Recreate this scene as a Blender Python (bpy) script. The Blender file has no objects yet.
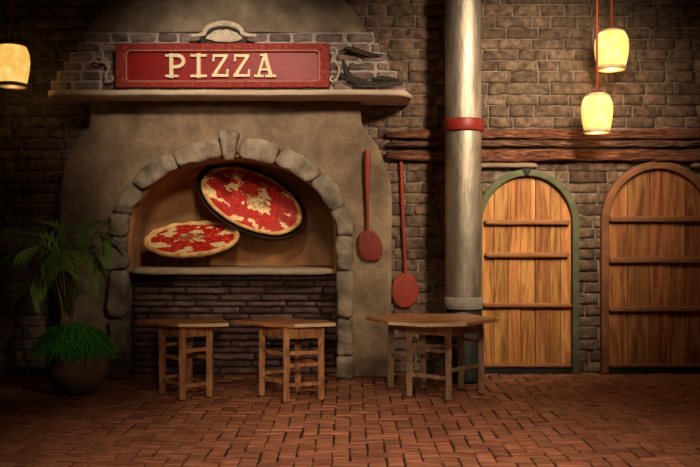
import bpy, bmesh, math, random
from mathutils import Vector, Matrix, noise
random.seed(7)
S = bpy.context.scene
C = S.collection
PI = math.pi
# ------------------------------------------------------------------ camera, world, light, exposure
CAMY, CAMZ, F = -8.0, 1.385, 800.0
cd = bpy.data.cameras.new('camera'); cam = bpy.data.objects.new('camera', cd); C.objects.link(cam)
cam.location = (0, CAMY, CAMZ); cam.rotation_euler = (PI/2, 0, 0)
cd.sensor_width = 36; cd.lens = 36*F/700; cd.clip_end = 60
S.camera = cam
S.view_settings.view_transform = 'Standard'; S.view_settings.look = 'None'
S.view_settings.gamma = 1; S.view_settings.use_curve_mapping = False
S.view_settings.exposure = 0.0
w = bpy.data.worlds.new('room_air'); S.world = w; w.use_nodes = True
w.node_tree.nodes['Background'].inputs[0].default_value = (1.0, .72, .5, 1)
w.node_tree.nodes['Background'].inputs[1].default_value = .012

def aim(o, tgt):
    o.rotation_euler = (Vector(tgt)-o.location).to_track_quat('-Z', 'Y').to_euler()
def spot(name, loc, tgt, power, col, angle, blend=1.0, size=.25):
    l = bpy.data.lights.new(name, 'SPOT'); l.energy = power; l.color = col
    l.spot_size = math.radians(angle); l.spot_blend = blend; l.shadow_soft_size = size
    o = bpy.data.objects.new(name, l); C.objects.link(o); o.location = loc; aim(o, tgt); return o
spot('key_spotlight', (2.3, -4.2, 3.9), (1.2, 0, 2.05), 1150, (1, .79, .56), 56, size=.25)
spot('wall_spotlight', (2.1, -2.4, 3.8), (2.1, 0, 2.35), 200, (1, .80, .58), 76)
spot('oven_spotlight', (-.5, -3.6, 3.95), (-1.15, -.4, 2.65), 640, (1, .81, .62), 46)
spot('niche_spotlight', (-.2, -4.8, 3.3), (-1.4, -.0, 1.62), 340, (1, .74, .48), 27)
spot('table_fill_light', (-.3, -5.4, 1.7), (-.4, -1.4, .5), 210, (1, .76, .5), 38)  # added unseen lamp, brightens the table legs and front edges
spot('plant_fill_light', (.6, -4.4, 2.6), (-2.5, -1.0, .85), 160, (1, .84, .62), 22)  # added unseen lamp, brightens the palm and grass
spot('floor_spotlight', (.5, -4.5, 3.95), (.3, -3.5, 0), 800, (1, .72, .52), 78, size=.4)

# ------------------------------------------------------------------ helpers
def X(px, y): return (px-350)*(y-CAMY)/F
def Z(py, y): return CAMZ+(233.5-py)*(y-CAMY)/F
def P(px, py, y): return Vector((X(px, y), y, Z(py, y)))
def tag(o, label=None, cat=None, group=None, kind=None):
    for k, v in (('label', label), ('category', cat), ('group', group), ('kind', kind)):
        if v: o[k] = v
    return o
def thing(name, label, cat, loc, group=None, kind=None):
    o = bpy.data.objects.new(name, None); C.objects.link(o); o.location = loc
    o.empty_display_size = .1
    return tag(o, label, cat, group, kind)
def wloc(o):
    v = Vector((0, 0, 0))
    while o: v += o.location; o = o.parent
    return v
def build(name, bm, m, parent=None, loc=None, smooth=False, **kw):
    me = bpy.data.meshes.new(name)
    base = wloc(parent) if parent else Vector(loc or (0, 0, 0))
    bmesh.ops.recalc_face_normals(bm, faces=bm.faces)
    bmesh.ops.translate(bm, verts=bm.verts, vec=-base)
    bm.to_mesh(me); bm.free()
    if smooth:
        for p in me.polygons: p.use_smooth = True
    for mm in (m if isinstance(m, (list, tuple)) else [m]): me.materials.append(mm)
    o = bpy.data.objects.new(name, me); C.objects.link(o)
    if parent: o.parent = parent
    else: o.location = base
    return tag(o, **kw)
def smooth_angle(o, ang=40):
    me = o.data
    for p in me.polygons: p.use_smooth = True
    bm = bmesh.new(); bm.from_mesh(me)
    for e in bm.edges:
        if len(e.link_faces) == 2 and e.calc_face_angle(0) > math.radians(ang): e.smooth = False
    bm.to_mesh(me); bm.free()
def nz(v, s, seed=0.): return noise.noise(Vector(v)*s+Vector((seed*3.7, seed*1.3, seed*7.1)))
def blob(bm, fn, n=(4, 4, 4), rnd=.25, mi=0):
    """surface of a rounded box; fn maps (u,v,w) in [-1,1]^3 to a point"""
    cache = {}
    def vert(i, j, k):
        key = (i, j, k)
        if key not in cache:
            p = Vector((2*i/n[0]-1, 2*j/n[1]-1, 2*k/n[2]-1))
            q = Vector([math.copysign(max(abs(c)-(1-rnd), 0), c) for c in p])
            core = p-q
            if q.length > 1e-6:
                m_ = max(abs(c) for c in q)
                q = q*(m_/q.length) if True else q
            cache[key] = bm.verts.new(fn(*(core+q)))
        return cache[key]
    for a in range(3):
        b, c = (a+1) % 3, (a+2) % 3
        for side in (0, n[a]):
            for i in range(n[b]):
                for j in range(n[c]):
                    q = []
                    for (di, dj) in ((0, 0), (1, 0), (1, 1), (0, 1)):
                        idx = [0, 0, 0]; idx[a] = side; idx[b] = i+di; idx[c] = j+dj
                        q.append(vert(*idx))
                    if not side: q.reverse()
                    f = bm.faces.new(q); f.material_index = mi; f.smooth = True
def rbox(bm, c, s, rnd=.2, n=(4, 4, 4), amp=.0, nsc=6., rot=None, seed=None):
    c = Vector(c); h = Vector(s)/2; sd = random.random()*50 if seed is None else seed
    mn = min(h)
    def fn(u, v, w_):
        p = Vector((u*h.x, v*h.y, w_*h.z))
        if amp: p *= 1
        d = Vector((nz(p+c, nsc, sd), nz(p+c, nsc, sd+9), nz(p+c, nsc, sd+17)))*amp
        p = p+d
        if rot: p = rot @ p
        return c+p
    blob(bm, fn, n, rnd)
def box(bm, x0, x1, y0, y1, z0, z1, bev=0.):
    r = bmesh.ops.create_cube(bm, size=1)
    vs = r['verts']
    for v in vs:
        v.co = Vector(((x0+x1)/2+v.co.x*(x1-x0), (y0+y1)/2+v.co.y*(y1-y0), (z0+z1)/2+v.co.z*(z1-z0)))
    if bev:
        es = list({e for v in vs for e in v.link_edges})
        bmesh.ops.bevel(bm, geom=es, offset=bev, segments=2, affect='EDGES', profile=.7)
def beam(bm, a, b, wx, wy, bev=.005, amp=.0, up=Vector((0, 1, 0)), nl=8):
    """rough square timber from a to b"""
    a = Vector(a); b = Vector(b); d = (b-a); L = d.length; d.normalize()
    s = d.cross(up).normalized(); t = s.cross(d)
    sd = random.random()*40
    def fn(u, v, w_):
        p = a+d*(L*(u+1)/2)+s*(v*wx/2)+t*(w_*wy/2)
        return p+(s*nz(p, 9, sd)+t*nz(p, 9, sd+5))*amp
    s_ = len(bm.faces); blob(bm, fn, (nl, 3, 3), .1); bm.faces.ensure_lookup_table()
    for f in bm.faces[s_:]: f.smooth = False
def tube(bm, pts, rad, seg=8, cap=True):
    pts = [Vector(p) for p in pts]; n = len(pts); rings = []
    ref = None
    for i, p in enumerate(pts):
        t = (pts[min(i+1, n-1)]-pts[max(i-1, 0)]).normalized()
        if ref is None: ref = t.orthogonal().normalized()
        ref = (ref-t*ref.dot(t)).normalized(); bi = t.cross(ref)
        r = rad[i] if isinstance(rad, (list, tuple)) else rad
        rings.append([bm.verts.new(p+(ref*math.cos(2*PI*k/seg)+bi*math.sin(2*PI*k/seg))*r) for k in range(seg)])
    for i in range(n-1):
        for k in range(seg):
            f = bm.faces.new((rings[i][k], rings[i][(k+1) % seg], rings[i+1][(k+1) % seg], rings[i+1][k])); f.smooth = True
    if cap:
        bm.faces.new(list(reversed(rings[0]))); bm.faces.new(rings[-1])
def smoothpath(pts, k=6):
    pts = [Vector(p) for p in pts]; out = []
    for i in range(len(pts)-1):
        p0, p1, p2, p3 = pts[max(i-1, 0)], pts[i], pts[i+1], pts[min(i+2, len(pts)-1)]
        for j in range(k):
            t = j/k
            out.append(.5*((2*p1)+(p2-p0)*t+(2*p0-5*p1+4*p2-p3)*t*t+(3*p1-p0-3*p2+p3)*t**3))
    out.append(pts[-1]); return out
def lathe(bm, c, prof, seg=40, wob=0.):
    c = Vector(c); rings = []
    for (r, z) in prof:
        rings.append([bm.verts.new(c+Vector((r*math.cos(2*PI*k/seg), r*math.sin(2*PI*k/seg), z)) *
                      1.0) for k in range(seg)])
    for i in range(len(prof)-1):
        for k in range(seg):
            f = bm.faces.new((rings[i][k], rings[i][(k+1) % seg], rings[i+1][(k+1) % seg], rings[i+1][k])); f.smooth = True
    if prof[0][0] > 1e-4: bm.faces.new(list(reversed(rings[0])))
    if prof[-1][0] > 1e-4: bm.faces.new(rings[-1])
    bmesh.ops.remove_doubles(bm, verts=bm.verts, dist=1e-5)
def plate(polys, y0, y1, bev=0., res=3):
    """bmesh of outlines (x,z) extruded from y0 to y1 (y0<y1); further outlines are holes"""
    cu = bpy.data.curves.new('outline', 'CURVE'); cu.dimensions = '2D'; cu.fill_mode = 'BOTH'
    for pl in polys:
        sp = cu.splines.new('POLY'); sp.points.add(len(pl)-1)
        for i, q in enumerate(pl): sp.points[i].co = (q[0], q[1], 0, 1)
        sp.use_cyclic_u = True
    cu.extrude = (y1-y0)/2-bev; cu.bevel_depth = bev; cu.bevel_resolution = res; cu.offset = -bev
    o = bpy.data.objects.new('outline', cu); C.objects.link(o)
    bpy.context.view_layer.update()
    me = bpy.data.meshes.new_from_object(o.evaluated_get(bpy.context.evaluated_depsgraph_get()))
    bpy.data.objects.remove(o); bpy.data.curves.remove(cu)
    bm = bmesh.new(); bm.from_mesh(me); bpy.data.meshes.remove(me)
    for v in bm.verts: v.co = Vector((v.co.x, (y0+y1)/2-v.co.z, v.co.y))
    bmesh.ops.remove_doubles(bm, verts=bm.verts, dist=1e-5)
    return bm
def prism(bm, pl, y0, y1):
    a = [bm.verts.new((q[0], y0, q[1])) for q in pl]; b = [bm.verts.new((q[0], y1, q[1])) for q in pl]
    bm.faces.new(a); bm.faces.new(list(reversed(b)))
    for i in range(len(pl)):
        j = (i+1) % len(pl); bm.faces.new((a[i], b[i], b[j], a[j]))

# ------------------------------------------------------------------ materials
def mat(name, cols, scale=(6, 6, 6), rough=.8, bump=.3, bscale=None, island=.0, hue=.0, metal=0., detail=6,
        dist=0., emit=None, spec=.4, bdist=.02, fine=None, contrast=(.3, .7), sss=0.):
    m = bpy.data.materials.new(name); m.use_nodes = True
    nt = m.node_tree; N = nt.nodes; L = nt.links; bs = N['Principled BSDF']
    tc = N.new('ShaderNodeTexCoord'); mp = N.new('ShaderNodeMapping'); mp.inputs['Scale'].default_value = scale
    L.new(tc.outputs['Object'], mp.inputs['Vector'])
    vec = mp.outputs[0]
    geo = None
    if island:
        geo = N.new('ShaderNodeNewGeometry')
        va = N.new('ShaderNodeVectorMath'); va.operation = 'SCALE'; va.inputs['Scale'].default_value = 1
        cb = N.new('ShaderNodeCombineXYZ'); mu = N.new('ShaderNodeMath'); mu.operation = 'MULTIPLY'; mu.inputs[1].default_value = 57
        L.new(geo.outputs['Random Per Island'], mu.inputs[0])
        for i in range(3): L.new(mu.outputs[0], cb.inputs[i])
        ad = N.new('ShaderNodeVectorMath'); ad.operation = 'ADD'
        L.new(vec, ad.inputs[0]); L.new(cb.outputs[0], ad.inputs[1]); vec = ad.outputs[0]
    n1 = N.new('ShaderNodeTexNoise'); n1.inputs['Scale'].default_value = 1; n1.inputs['Detail'].default_value = detail
    n1.inputs['Roughness'].default_value = .6; n1.inputs['Distortion'].default_value = dist
    L.new(vec, n1.inputs['Vector'])
    cr = N.new('ShaderNodeValToRGB'); L.new(n1.outputs['Fac'], cr.inputs[0])
    el = cr.color_ramp.elements
    k = len(cols)
    el[0].position = contrast[0]; el[0].color = (*cols[0], 1)
    el[1].position = contrast[1]; el[1].color = (*cols[-1], 1)
    for i in range(1, k-1):
        e = el.new(contrast[0]+(contrast[1]-contrast[0])*i/(k-1)); e.color = (*cols[i], 1)
    col = cr.outputs[0]
    if island:
        hs = N.new('ShaderNodeHueSaturation'); mr = N.new('ShaderNodeMapRange')
        mr.inputs['To Min'].default_value = 1-island; mr.inputs['To Max'].default_value = 1+island
        L.new(geo.outputs['Random Per Island'], mr.inputs['Value']); L.new(mr.outputs[0], hs.inputs['Value'])
        if hue:
            m2 = N.new('ShaderNodeMath'); m2.operation = 'MULTIPLY'; m2.inputs[1].default_value = 13.37
            m3 = N.new('ShaderNodeMath'); m3.operation = 'FRACT'
            L.new(geo.outputs['Random Per Island'], m2.inputs[0]); L.new(m2.outputs[0], m3.inputs[0])
            mh = N.new('ShaderNodeMapRange'); mh.inputs['To Min'].default_value = .5-hue; mh.inputs['To Max'].default_value = .5+hue
            L.new(m3.outputs[0], mh.inputs['Value']); L.new(mh.outputs[0], hs.inputs['Hue'])
        L.new(col, hs.inputs['Color']); col = hs.outputs[0]
    L.new(col, bs.inputs['Base Color'])
    bs.inputs['Roughness'].default_value = rough; bs.inputs['Metallic'].default_value = metal
    bs.inputs['Specular IOR Level'].default_value = spec
    if sss: bs.inputs['Subsurface Weight'].default_value = sss; bs.inputs['Subsurface Radius'].default_value = (.02, .01, .005)
    if bump:
        n2 = N.new('ShaderNodeTexNoise'); n2.inputs['Detail'].default_value = 8; n2.inputs['Roughness'].default_value = .65
        n2.inputs['Scale'].default_value = 1
        m4 = N.new('ShaderNodeMapping'); m4.inputs['Scale'].default_value = bscale or tuple(s*3 for s in scale)
        L.new(tc.outputs['Object'], m4.inputs['Vector']); L.new(m4.outputs[0], n2.inputs['Vector'])
        bp = N.new('ShaderNodeBump'); bp.inputs['Strength'].default_value = bump; bp.inputs['Distance'].default_value = bdist
        L.new(n2.outputs['Fac'], bp.inputs['Height']); L.new(bp.outputs[0], bs.inputs['Normal'])
    if emit:
        L.new(col, bs.inputs['Emission Color']); bs.inputs['Emission Strength'].default_value = emit
    return m
M = {}
M['brick'] = mat('wall_brick', [(.075, .047, .033), (.21, .135, .09), (.34, .23, .155)], (14, 14, 14), .9, 1., (50, 50, 50), .30, .012, bdist=.03, contrast=(.32, .72))
M['mortar'] = mat('mortar', [(.2, .155, .12), (.36, .29, .225)], (12, 12, 12), .95, .8, (50, 50, 50))
M['oldbrick'] = mat('sooty_brick', [(.06, .038, .036), (.15, .085, .075), (.26, .16, .135)], (8, 8, 14), .85, .8, (40, 40, 40), .4, .02)
M['soot'] = mat('sooty_mortar', [(.012, .009, .008), (.04, .028, .024)], (12, 12, 12), .95, .6)
M['hoodbrick'] = mat('hood_brick', [(.13, .085, .075), (.25, .165, .145), (.36, .27, .24)], (9, 9, 12), .85, .7, (45, 45, 45), .35, .02)
M['hoodmortar'] = mat('hood_mortar', [(.42, .37, .33), (.62, .55, .49)], (14, 14, 14), .95, .7)
M['plaster'] = mat('oven_plaster', [(.16, .11, .07), (.25, .175, .11), (.35, .255, .16)], (3.6, 3.6, 3.6), .85, .8, (16, 16, 16), contrast=(.36, .66), bdist=.03, detail=10)
M['hoodplaster'] = mat('hood_plaster', [(.18, .135, .09), (.28, .21, .145), (.40, .31, .215)], (4, 4, 4), .8, .8, (18, 18, 18), contrast=(.36, .66), bdist=.03, detail=10)
M['niche'] = mat('niche_plaster', [(.14, .075, .04), (.34, .165, .07), (.5, .24, .10)], (1.8, 1.8, 1.8), .85, .5, (12, 12, 12), bdist=.03)
M['stone'] = mat('arch_stone', [(.08, .06, .045), (.26, .205, .15), (.42, .34, .26)], (5, 5, 5), .85, .8, (24, 24, 24), .15, .01, bdist=.03, detail=10)
M['ledge'] = mat('ledge_stone', [(.34, .27, .19), (.62, .5, .37)], (4, 10, 20), .7, .5)
M['mantel'] = mat('mantel_wood', [(.5, .38, .26), (.78, .64, .48)], (3, 14, 24), .7, .5)
M['floor'] = mat('floor_brick', [(.11, .038, .02), (.38, .145, .075), (.62, .28, .16)], (4, 34, 20), .45, 1., (7, 80, 60), .2, .006, bdist=.012, spec=.5)
M['grout'] = mat('floor_joint', [(.012, .008, .006), (.03, .018, .012)], (12, 12, 12), .95, .4)
M['door_a'] = mat('amber_planks', [(.25, .09, .022), (.52, .22, .06), (.72, .37, .12)], (10, 10, 1.0), .55, .6, (60, 60, 3), .2, .008, dist=1.6, bdist=.012, contrast=(.34, .66))
M['door_b'] = mat('russet_planks', [(.16, .05, .016), (.36, .13, .04), (.52, .22, .075)], (10, 10, 1.0), .55, .6, (60, 60, 3), .2, .008, dist=1.6, bdist=.012, contrast=(.34, .66))
M['bat_a'] = mat('amber_batten', [(.3, .11, .035), (.48, .2, .065)], (2, 16, 18), .55, .4, dist=1)
M['bat_b'] = mat('russet_batten', [(.2, .075, .028), (.34, .135, .05)], (2, 16, 18), .55, .4, dist=1)
M['greenpaint'] = mat('green_frame_paint', [(.075, .085, .045), (.15, .165, .085)], (8, 8, 8), .7, .4)
M['brownframe'] = mat('brown_frame_wood', [(.16, .06, .025), (.32, .13, .055)], (6, 6, 6), .6, .5)
M['log'] = mat('rough_log', [(.025, .010, .006), (.17, .055, .027), (.36, .13, .065), (.5, .28, .17)], (3, 12, 26), .6, 1., (8, 60, 90), dist=2.5, bdist=.05, contrast=(.3, .7))
M['greylog'] = mat('weathered_log', [(.03, .015, .01), (.16, .075, .045), (.36, .2, .12)], (3, 12, 26), .7, 1., (6, 40, 70), dist=2.5, bdist=.03)
M['lintel'] = mat('pale_lintel', [(.2, .13, .08), (.4, .28, .18)], (3, 12, 26), .7, .6)
M['pipe'] = mat('pillar_metal', [(.24, .2, .15), (.44, .38, .3), (.64, .57, .46)], (9, 9, 2.2), .5, .35, (30, 30, 8), metal=.8, contrast=(.3, .7), detail=9)
M['collar'] = mat('pillar_collar', [(.22, .19, .15), (.36, .32, .26)], (12, 12, 12), .8, .5)
M['black'] = mat('blackened_metal', [(.012, .012, .01), (.035, .034, .028)], (12, 12, 12), .6, .3, metal=.3)
M['redband'] = mat('red_band', [(.16, .012, .007), (.28, .024, .014)], (8, 8, 8), .45, .15)
M['redwood'] = mat('red_painted_wood', [(.2, .02, .01), (.36, .045, .02)], (9, 9, 3), .5, .25)
M['darkred'] = mat('dark_red_blade', [(.14, .014, .009), (.25, .026, .014)], (7, 7, 7), .45, .2)
M['signframe'] = mat('sign_frame_red', [(.22, .014, .01), (.36, .032, .02), (.46, .09, .06)], (26, 26, 26), .6, .5, contrast=(.38, .68))
M['signpanel'] = mat('sign_panel_red', [(.22, .003, .003), (.35, .006, .005)], (5, 5, 9), .45, .15)
M['groove'] = mat('sign_groove', [(.5, .2, .12), (.6, .3, .2)], (20, 20, 20), .6, 0)
M['letter'] = mat('letter_cream', [(.9, .68, .36), (1, .9, .62)], (12, 12, 12), .6, .2)
M['cream'] = mat('aged_cream', [(.42, .34, .23), (.72, .62, .45), (.78, .7, .54)], (16, 16, 16), .7, .5)
M['scroll'] = mat('aged_scroll', [(.4, .3, .2), (.75, .62, .44)], (22, 22, 22), .6, .4)
M['darkleaf'] = mat('dried_leaf', [(.06, .05, .042), (.16, .135, .11)], (9, 9, 9), .7, .6)
M['table'] = mat('stool_wood', [(.17, .065, .025), (.42, .19, .085), (.6, .33, .16)], (24, 24, 5), .65, .5, (60, 60, 8), .12, dist=.8, bdist=.01)
M['greytable'] = mat('grey_stool_wood', [(.15, .09, .05), (.34, .22, .135), (.5, .34, .22)], (24, 24, 5), .65, .5, (60, 60, 8), .12, dist=.8, bdist=.01)
M['tabletop'] = mat('worn_tabletop', [(.27, .1, .04), (.5, .22, .09), (.62, .33, .15)], (4, 20, 20), .4, .4, (6, 50, 50), .1, dist=.8, bdist=.008)
M['litedge'] = mat('lit_edge_wood', [(.6, .42, .24), (.85, .68, .45)], (6, 20, 20), .6, .3)  # paler than the tabletop, to paint in a lit front edge
M['crust'] = mat('pizza_crust', [(.42, .18, .05), (.75, .44, .16), (.88, .62, .3)], (14, 14, 14), .6, .4, contrast=(.3, .7))
M['cheese'] = mat('pizza_cheese', [(.8, .5, .2), (.95, .76, .42)], (30, 30, 30), .45, .5)
M['sauce'] = mat('tomato_sauce', [(.38, .012, .008), (.68, .03, .018)], (26, 26, 26), .22, .9, (60, 60, 60), spec=.7)
M['tomato'] = mat('tomato_piece', [(.6, .02, .012), (.85, .06, .035)], (20, 20, 20), .12, .2, spec=1.)
M['herb'] = mat('dried_herbs', [(.3, .16, .05), (.5, .33, .13)], (30, 30, 30), .8, .3)
M['pan'] = mat('iron_pan', [(.02, .014, .01), (.06, .038, .025)], (12, 12, 12), .4, .3, metal=.5)
M['pot'] = mat('clay_pot', [(.10, .055, .03), (.22, .125, .075)], (7, 7, 7), .75, .5)
M['soil'] = mat('soil', [(.01, .007, .005), (.03, .02, .012)], (20, 20, 20), .95, .6)
M['frond'] = mat('palm_green', [(.07, .15, .02), (.2, .29, .05)], (6, 6, 6), .5, 0)
M['grass'] = mat('grass_green', [(.03, .17, .01), (.08, .36, .025)], (9, 9, 9), .55, 0)
M['stem'] = mat('palm_stem', [(.12, .08, .03), (.24, .17, .06)], (9, 9, 9), .7, .3)
M['shade'] = mat('glowing_shade', [(1, .50, .09), (1, .66, .17), (1, .80, .32)], (12, 12, 12), .6, .2, emit=1.0, contrast=(.3, .7))
M['shade_dim'] = mat('dim_glowing_shade', [(.95, .42, .06), (1, .60, .13), (1, .80, .30)], (12, 12, 12), .6, .2, emit=.95, contrast=(.3, .7))
M['shaderim'] = mat('shade_rim', [(.5, .33, .17), (.72, .52, .3)], (14, 14, 14), .6, 0)
M['cord'] = mat('red_cord', [(.32, .05, .015), (.45, .08, .03)], (14, 14, 60), .6, 0)
M['ceil'] = mat('ceiling_plaster', [(.05, .035, .025), (.08, .055, .04)], (3, 3, 3), .9, .3)
M['side'] = mat('side_plaster', [(.09, .06, .045), (.15, .1, .07)], (3, 3, 3), .9, .4)

# ------------------------------------------------------------------ structure
WX0, WX1, ZC = -4.8, 4.9, 4.02
DA = dict(cx=X(526.5, -.06), hw=X(578, -.06)-X(526.5, -.06), spring=Z(224, -.06), top=Z(169.5, -.06))
DB = dict(cx=X(657.5, -.06), hw=X(657.5, -.06)-X(600, -.06), spring=Z(222, -.06), top=Z(161.5, -.06))
def half(D, z, ins=0.):
    hw = D['hw']-ins; r = D['top']-D['spring']-ins
    if z <= D['spring']: return hw
    q = (z-D['spring'])/r
    return hw*math.sqrt(1-q*q) if q < 1 else 0.
def brick_face(bm, x0, x1, z0, z1, yf, yb, amp=.006, nx=6, nzz=4, seed=0., axis='x', bulge=.008):
    """rough brick: front skin with rounded rim; axis x = facing -y"""
    g = []
    for j in range(nzz+1):
        row = []
        for i in range(nx+1):
            u, v = i/nx, j/nzz
            x = x0+(x1-x0)*u; z = z0+(z1-z0)*v
            p = Vector((x, seed, z))
            edge = (i in (0, nx)) or (j in (0, nzz))
            y = yf+nz(p, 14, seed)*amp*1.6
            if edge: y += bulge+abs(nz(p, 25, seed+3))*bulge
            x += nz(p, 11, seed+5)*amp*(1.0); z += nz(p, 11, seed+8)*amp*.9
            row.append(bm.verts.new((x, y, z)))
        g.append(row)
    for j in range(nzz):
        for i in range(nx):
            bm.faces.new((g[j][i], g[j][i+1], g[j+1][i+1], g[j+1][i])).smooth = True
    rim = g[0][:]+[g[j][nx] for j in range(1, nzz+1)]+[g[nzz][i] for i in range(nx-1, -1, -1)]+[g[j][0] for j in range(nzz-1, 0, -1)]
    back = [bm.verts.new((v.co.x, yb, v.co.z)) for v in rim]
    for i in range(len(rim)):
        j = (i+1) % len(rim)
        bm.faces.new((rim[i], back[i], back[j], rim[j])).smooth = True
def sub_intervals(iv, a, b):
    out = []
    for (s, e) in iv:
        if b <= s or a >= e: out.append((s, e)); continue
        if a > s: out.append((s, a))
        if b < e: out.append((b, e))
    return out
bm = bmesh.new()
z = 0.0; row = 0
while z < ZC-.01:
    h = .102+random.random()*.018
    z1 = min(z+h, ZC)
    x = WX0-(.14 if row % 2 else 0)+random.uniform(-.04, .04)
    zm = (z+z1)/2
    while x < WX1:
        L = random.choice((.19, .24, .27, .3, .3, .33, .38))*random.uniform(.92, 1.08)
        if 0 < zm < ZC:
            iv = [(max(x+.007, WX0), min(x+L-.007, WX1))]
            for D in (DA, DB):
                hh = max(half(D, z, .03), half(D, z1, .03))
                if hh > 0: iv = sub_intervals(iv, D['cx']-hh, D['cx']+hh)
            # behind the oven body nothing is seen and the oven mouth opens there
            if zm < 2.6: iv = sub_intervals(iv, -2.55, .18)
            for (a, b) in iv:
                if b-a > .045:
                    nx = max(2, int((b-a)/.045))
                    brick_face(bm, a, b, z+.006, z1-.005, -.062+random.uniform(-.008, .008), -.02, amp=.010, nx=nx, nzz=4, seed=random.random()*60, bulge=.005)
        x += L
    z = z1; row += 1
# mortar slab pieces round the oven mouth
bm2 = bm
def slab(bm, x0, x1, z0, z1):
    s = len(bm.faces); box(bm, x0, x1, -.044, .18, z0, z1); bm.faces.ensure_lookup_table()
    for f in bm.faces[s:]: f.material_index = 1
MX0, MX1, MZ1 = -2.35, -.02, 2.45
slab(bm, WX0-.2, MX0, -.05, ZC); slab(bm, MX1, WX1+.2, -.05, ZC); slab(bm, MX0, MX1, MZ1, ZC)
build('wall_back', bm, [M['brick'], M['mortar']], kind='structure')
for nm, xa, xb in (('wall_left', WX0-.35, WX0-.0), ('wall_right', WX1+.0, WX1+.35)):
    bm = bmesh.new(); box(bm, xa, xb, -8.6, -.1, 0, ZC); build(nm, bm, M['side'], kind='structure')
bm = bmesh.new(); box(bm, WX0-.4, WX1+.4, -8.6, .3, ZC, ZC+.15); build('ceiling', bm, M['ceil'], kind='structure')

# floor: herringbone bricks laid square to the wall
bm = bmesh.new()
a_ = .112
def fbrick(x0, x1, y0, y1):
    xc = (x0+x1)/2; yc = (y0+y1)/2
    if xc < WX0+.0 or xc > WX1-.0 or yc > .0 or yc < -6.4: return
    g_ = random.choice((.002, .004, .006, .0085))
    t = -.004+random.random()*.004; rx = random.uniform(-.004, .004); ry = random.uniform(-.004, .004)
    q = .006; ja = [random.uniform(-.003, .003) for _ in range(8)]
    top = [(x0+g_+q+ja[0], y0+g_+q+ja[1]), (x1-g_-q+ja[2], y0+g_+q+ja[3]), (x1-g_-q+ja[4], y1-g_-q+ja[5]), (x0+g_+q+ja[6], y1-g_-q+ja[7])]
    base = [(x0+g_+ja[0], y0+g_+ja[1]), (x1-g_+ja[2], y0+g_+ja[3]), (x1-g_+ja[4], y1-g_+ja[5]), (x0+g_+ja[6], y1-g_+ja[7])]
    hz = lambda x, y: t+rx*(x-xc)/.1+ry*(y-yc)/.1
    T = [bm.verts.new((x, y, hz(x, y))) for x, y in top]
    B = [bm.verts.new((x, y, hz(x, y)-.006)) for x, y in base]
    D_ = [bm.verts.new((x, y, -.03)) for x, y in base]
    bm.faces.new(T)
    for i in range(4):
        j = (i+1) % 4
        bm.faces.new((B[i], B[j], T[j], T[i])); bm.faces.new((D_[i], D_[j], B[j], B[i]))
ny = int(7/a_); nxx = int(5.2/a_)
for i in range(-nxx-4, nxx+4):
    for j in range(-ny, 4):
        k = (i-j) % 4
        if k == 0: fbrick(i*a_, (i+2)*a_, j*a_, (j+1)*a_)
        elif k == 3: fbrick(i*a_, (i+1)*a_, j*a_, (j+2)*a_)
s = len(bm.faces); box(bm, WX0-.35, WX1+.35, -8.6, .25, -.15, -.014); bm.faces.ensure_lookup_table()
for f in bm.faces[s:]: f.material_index = 1
build('floor', bm, [M['floor'], M['grout']], kind='structure')

# ------------------------------------------------------------------ doors
def arch_pts(D, ins, zb, n=32):
    pts = [(D['cx']+D['hw']-ins, zb)]
    r = D['top']-D['spring']-ins; hw = D['hw']-ins
    for i in range(n+1):
        a = PI*i/n
        pts.append((D['cx']+hw*math.cos(a), D['spring']+r*math.sin(a)))
    pts.append((D['cx']-hw, zb)); return pts
def make_door(nm, D, leafm, batm, framem, fw, npl, bats, label, rng):
    root = thing(nm, label, 'door', (D['cx'], -.05, 0), kind='structure')
    out = arch_pts(D, 0, 0.0); inn = arch_pts(D, fw, 0.0)
    bm = plate([out+list(reversed(inn))], -.115, -.02, .008, 2)
    o = build('door_frame', bm, framem, root); smooth_angle(o)
    # plank leaf
    bm = bmesh.new(); x0 = D['cx']-D['hw']+fw+.004; x1 = D['cx']+D['hw']-fw-.004
    cuts = [x0]
    ws = [rng.uniform(.75, 1.3) for _ in range(npl)]; tot = sum(ws)
    for w_ in ws: cuts.append(cuts[-1]+(x1-x0)*w_/tot)
    for i in range(npl):
        a, b = cuts[i]+.003, cuts[i+1]-.003
        pl = [(a, .055), (b, .055)]
        for k in range(9):
            x = b+(a-b)*k/8
            q = (x-D['cx'])/(D['hw']-fw)
            q = max(-1, min(1, q))
            pl.append((x, D['spring']+(D['top']-D['spring']-fw)*math.sqrt(1-q*q)-.002))
        yy = -.06+rng.uniform(-.004, .004)
        s_ = len(bm.verts); prism(bm, pl, yy, -.03)
    build('door_leaf', bm, leafm, root)
    for (pt, pb, ins) in bats:
        zt, zb = Z(pt, -.08), Z(pb, -.08)
        hh = min(half(D, zt, fw), half(D, zb, fw))-ins
        bm = bmesh.new()
        c = Vector((D['cx'], -.082, (zt+zb)/2))
        sd = rng.random()*30
        def fn(u, v, w_):
            p = Vector((u*hh, v*.024, w_*(zt-zb)/2)); return c+p+Vector((0, nz(p+c, 6, sd), nz(p+c, 4, sd+3)))*.004
        blob(bm, fn, (24, 3, 3), .08)
        build('batten', bm, batm, root)
    bm = bmesh.new(); box(bm, D['cx']-D['hw']+fw+.005, D['cx']+D['hw']-fw-.005, -.1, -.02, 0.0, .05, .004); build('threshold', bm, M['black'], root)
    return root
rg = random.Random(3)
dA = make_door('door_1', DA, M['door_a'], M['bat_a'], M['greenpaint'], .066, 7, [(219.5, 224.5, .02), (252.3, 257.2, .03), (302.8, 307, 0), (363.5, 367, 0)], 'arched amber plank door with green frame beside the round metal flue pipe', rg)
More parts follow.
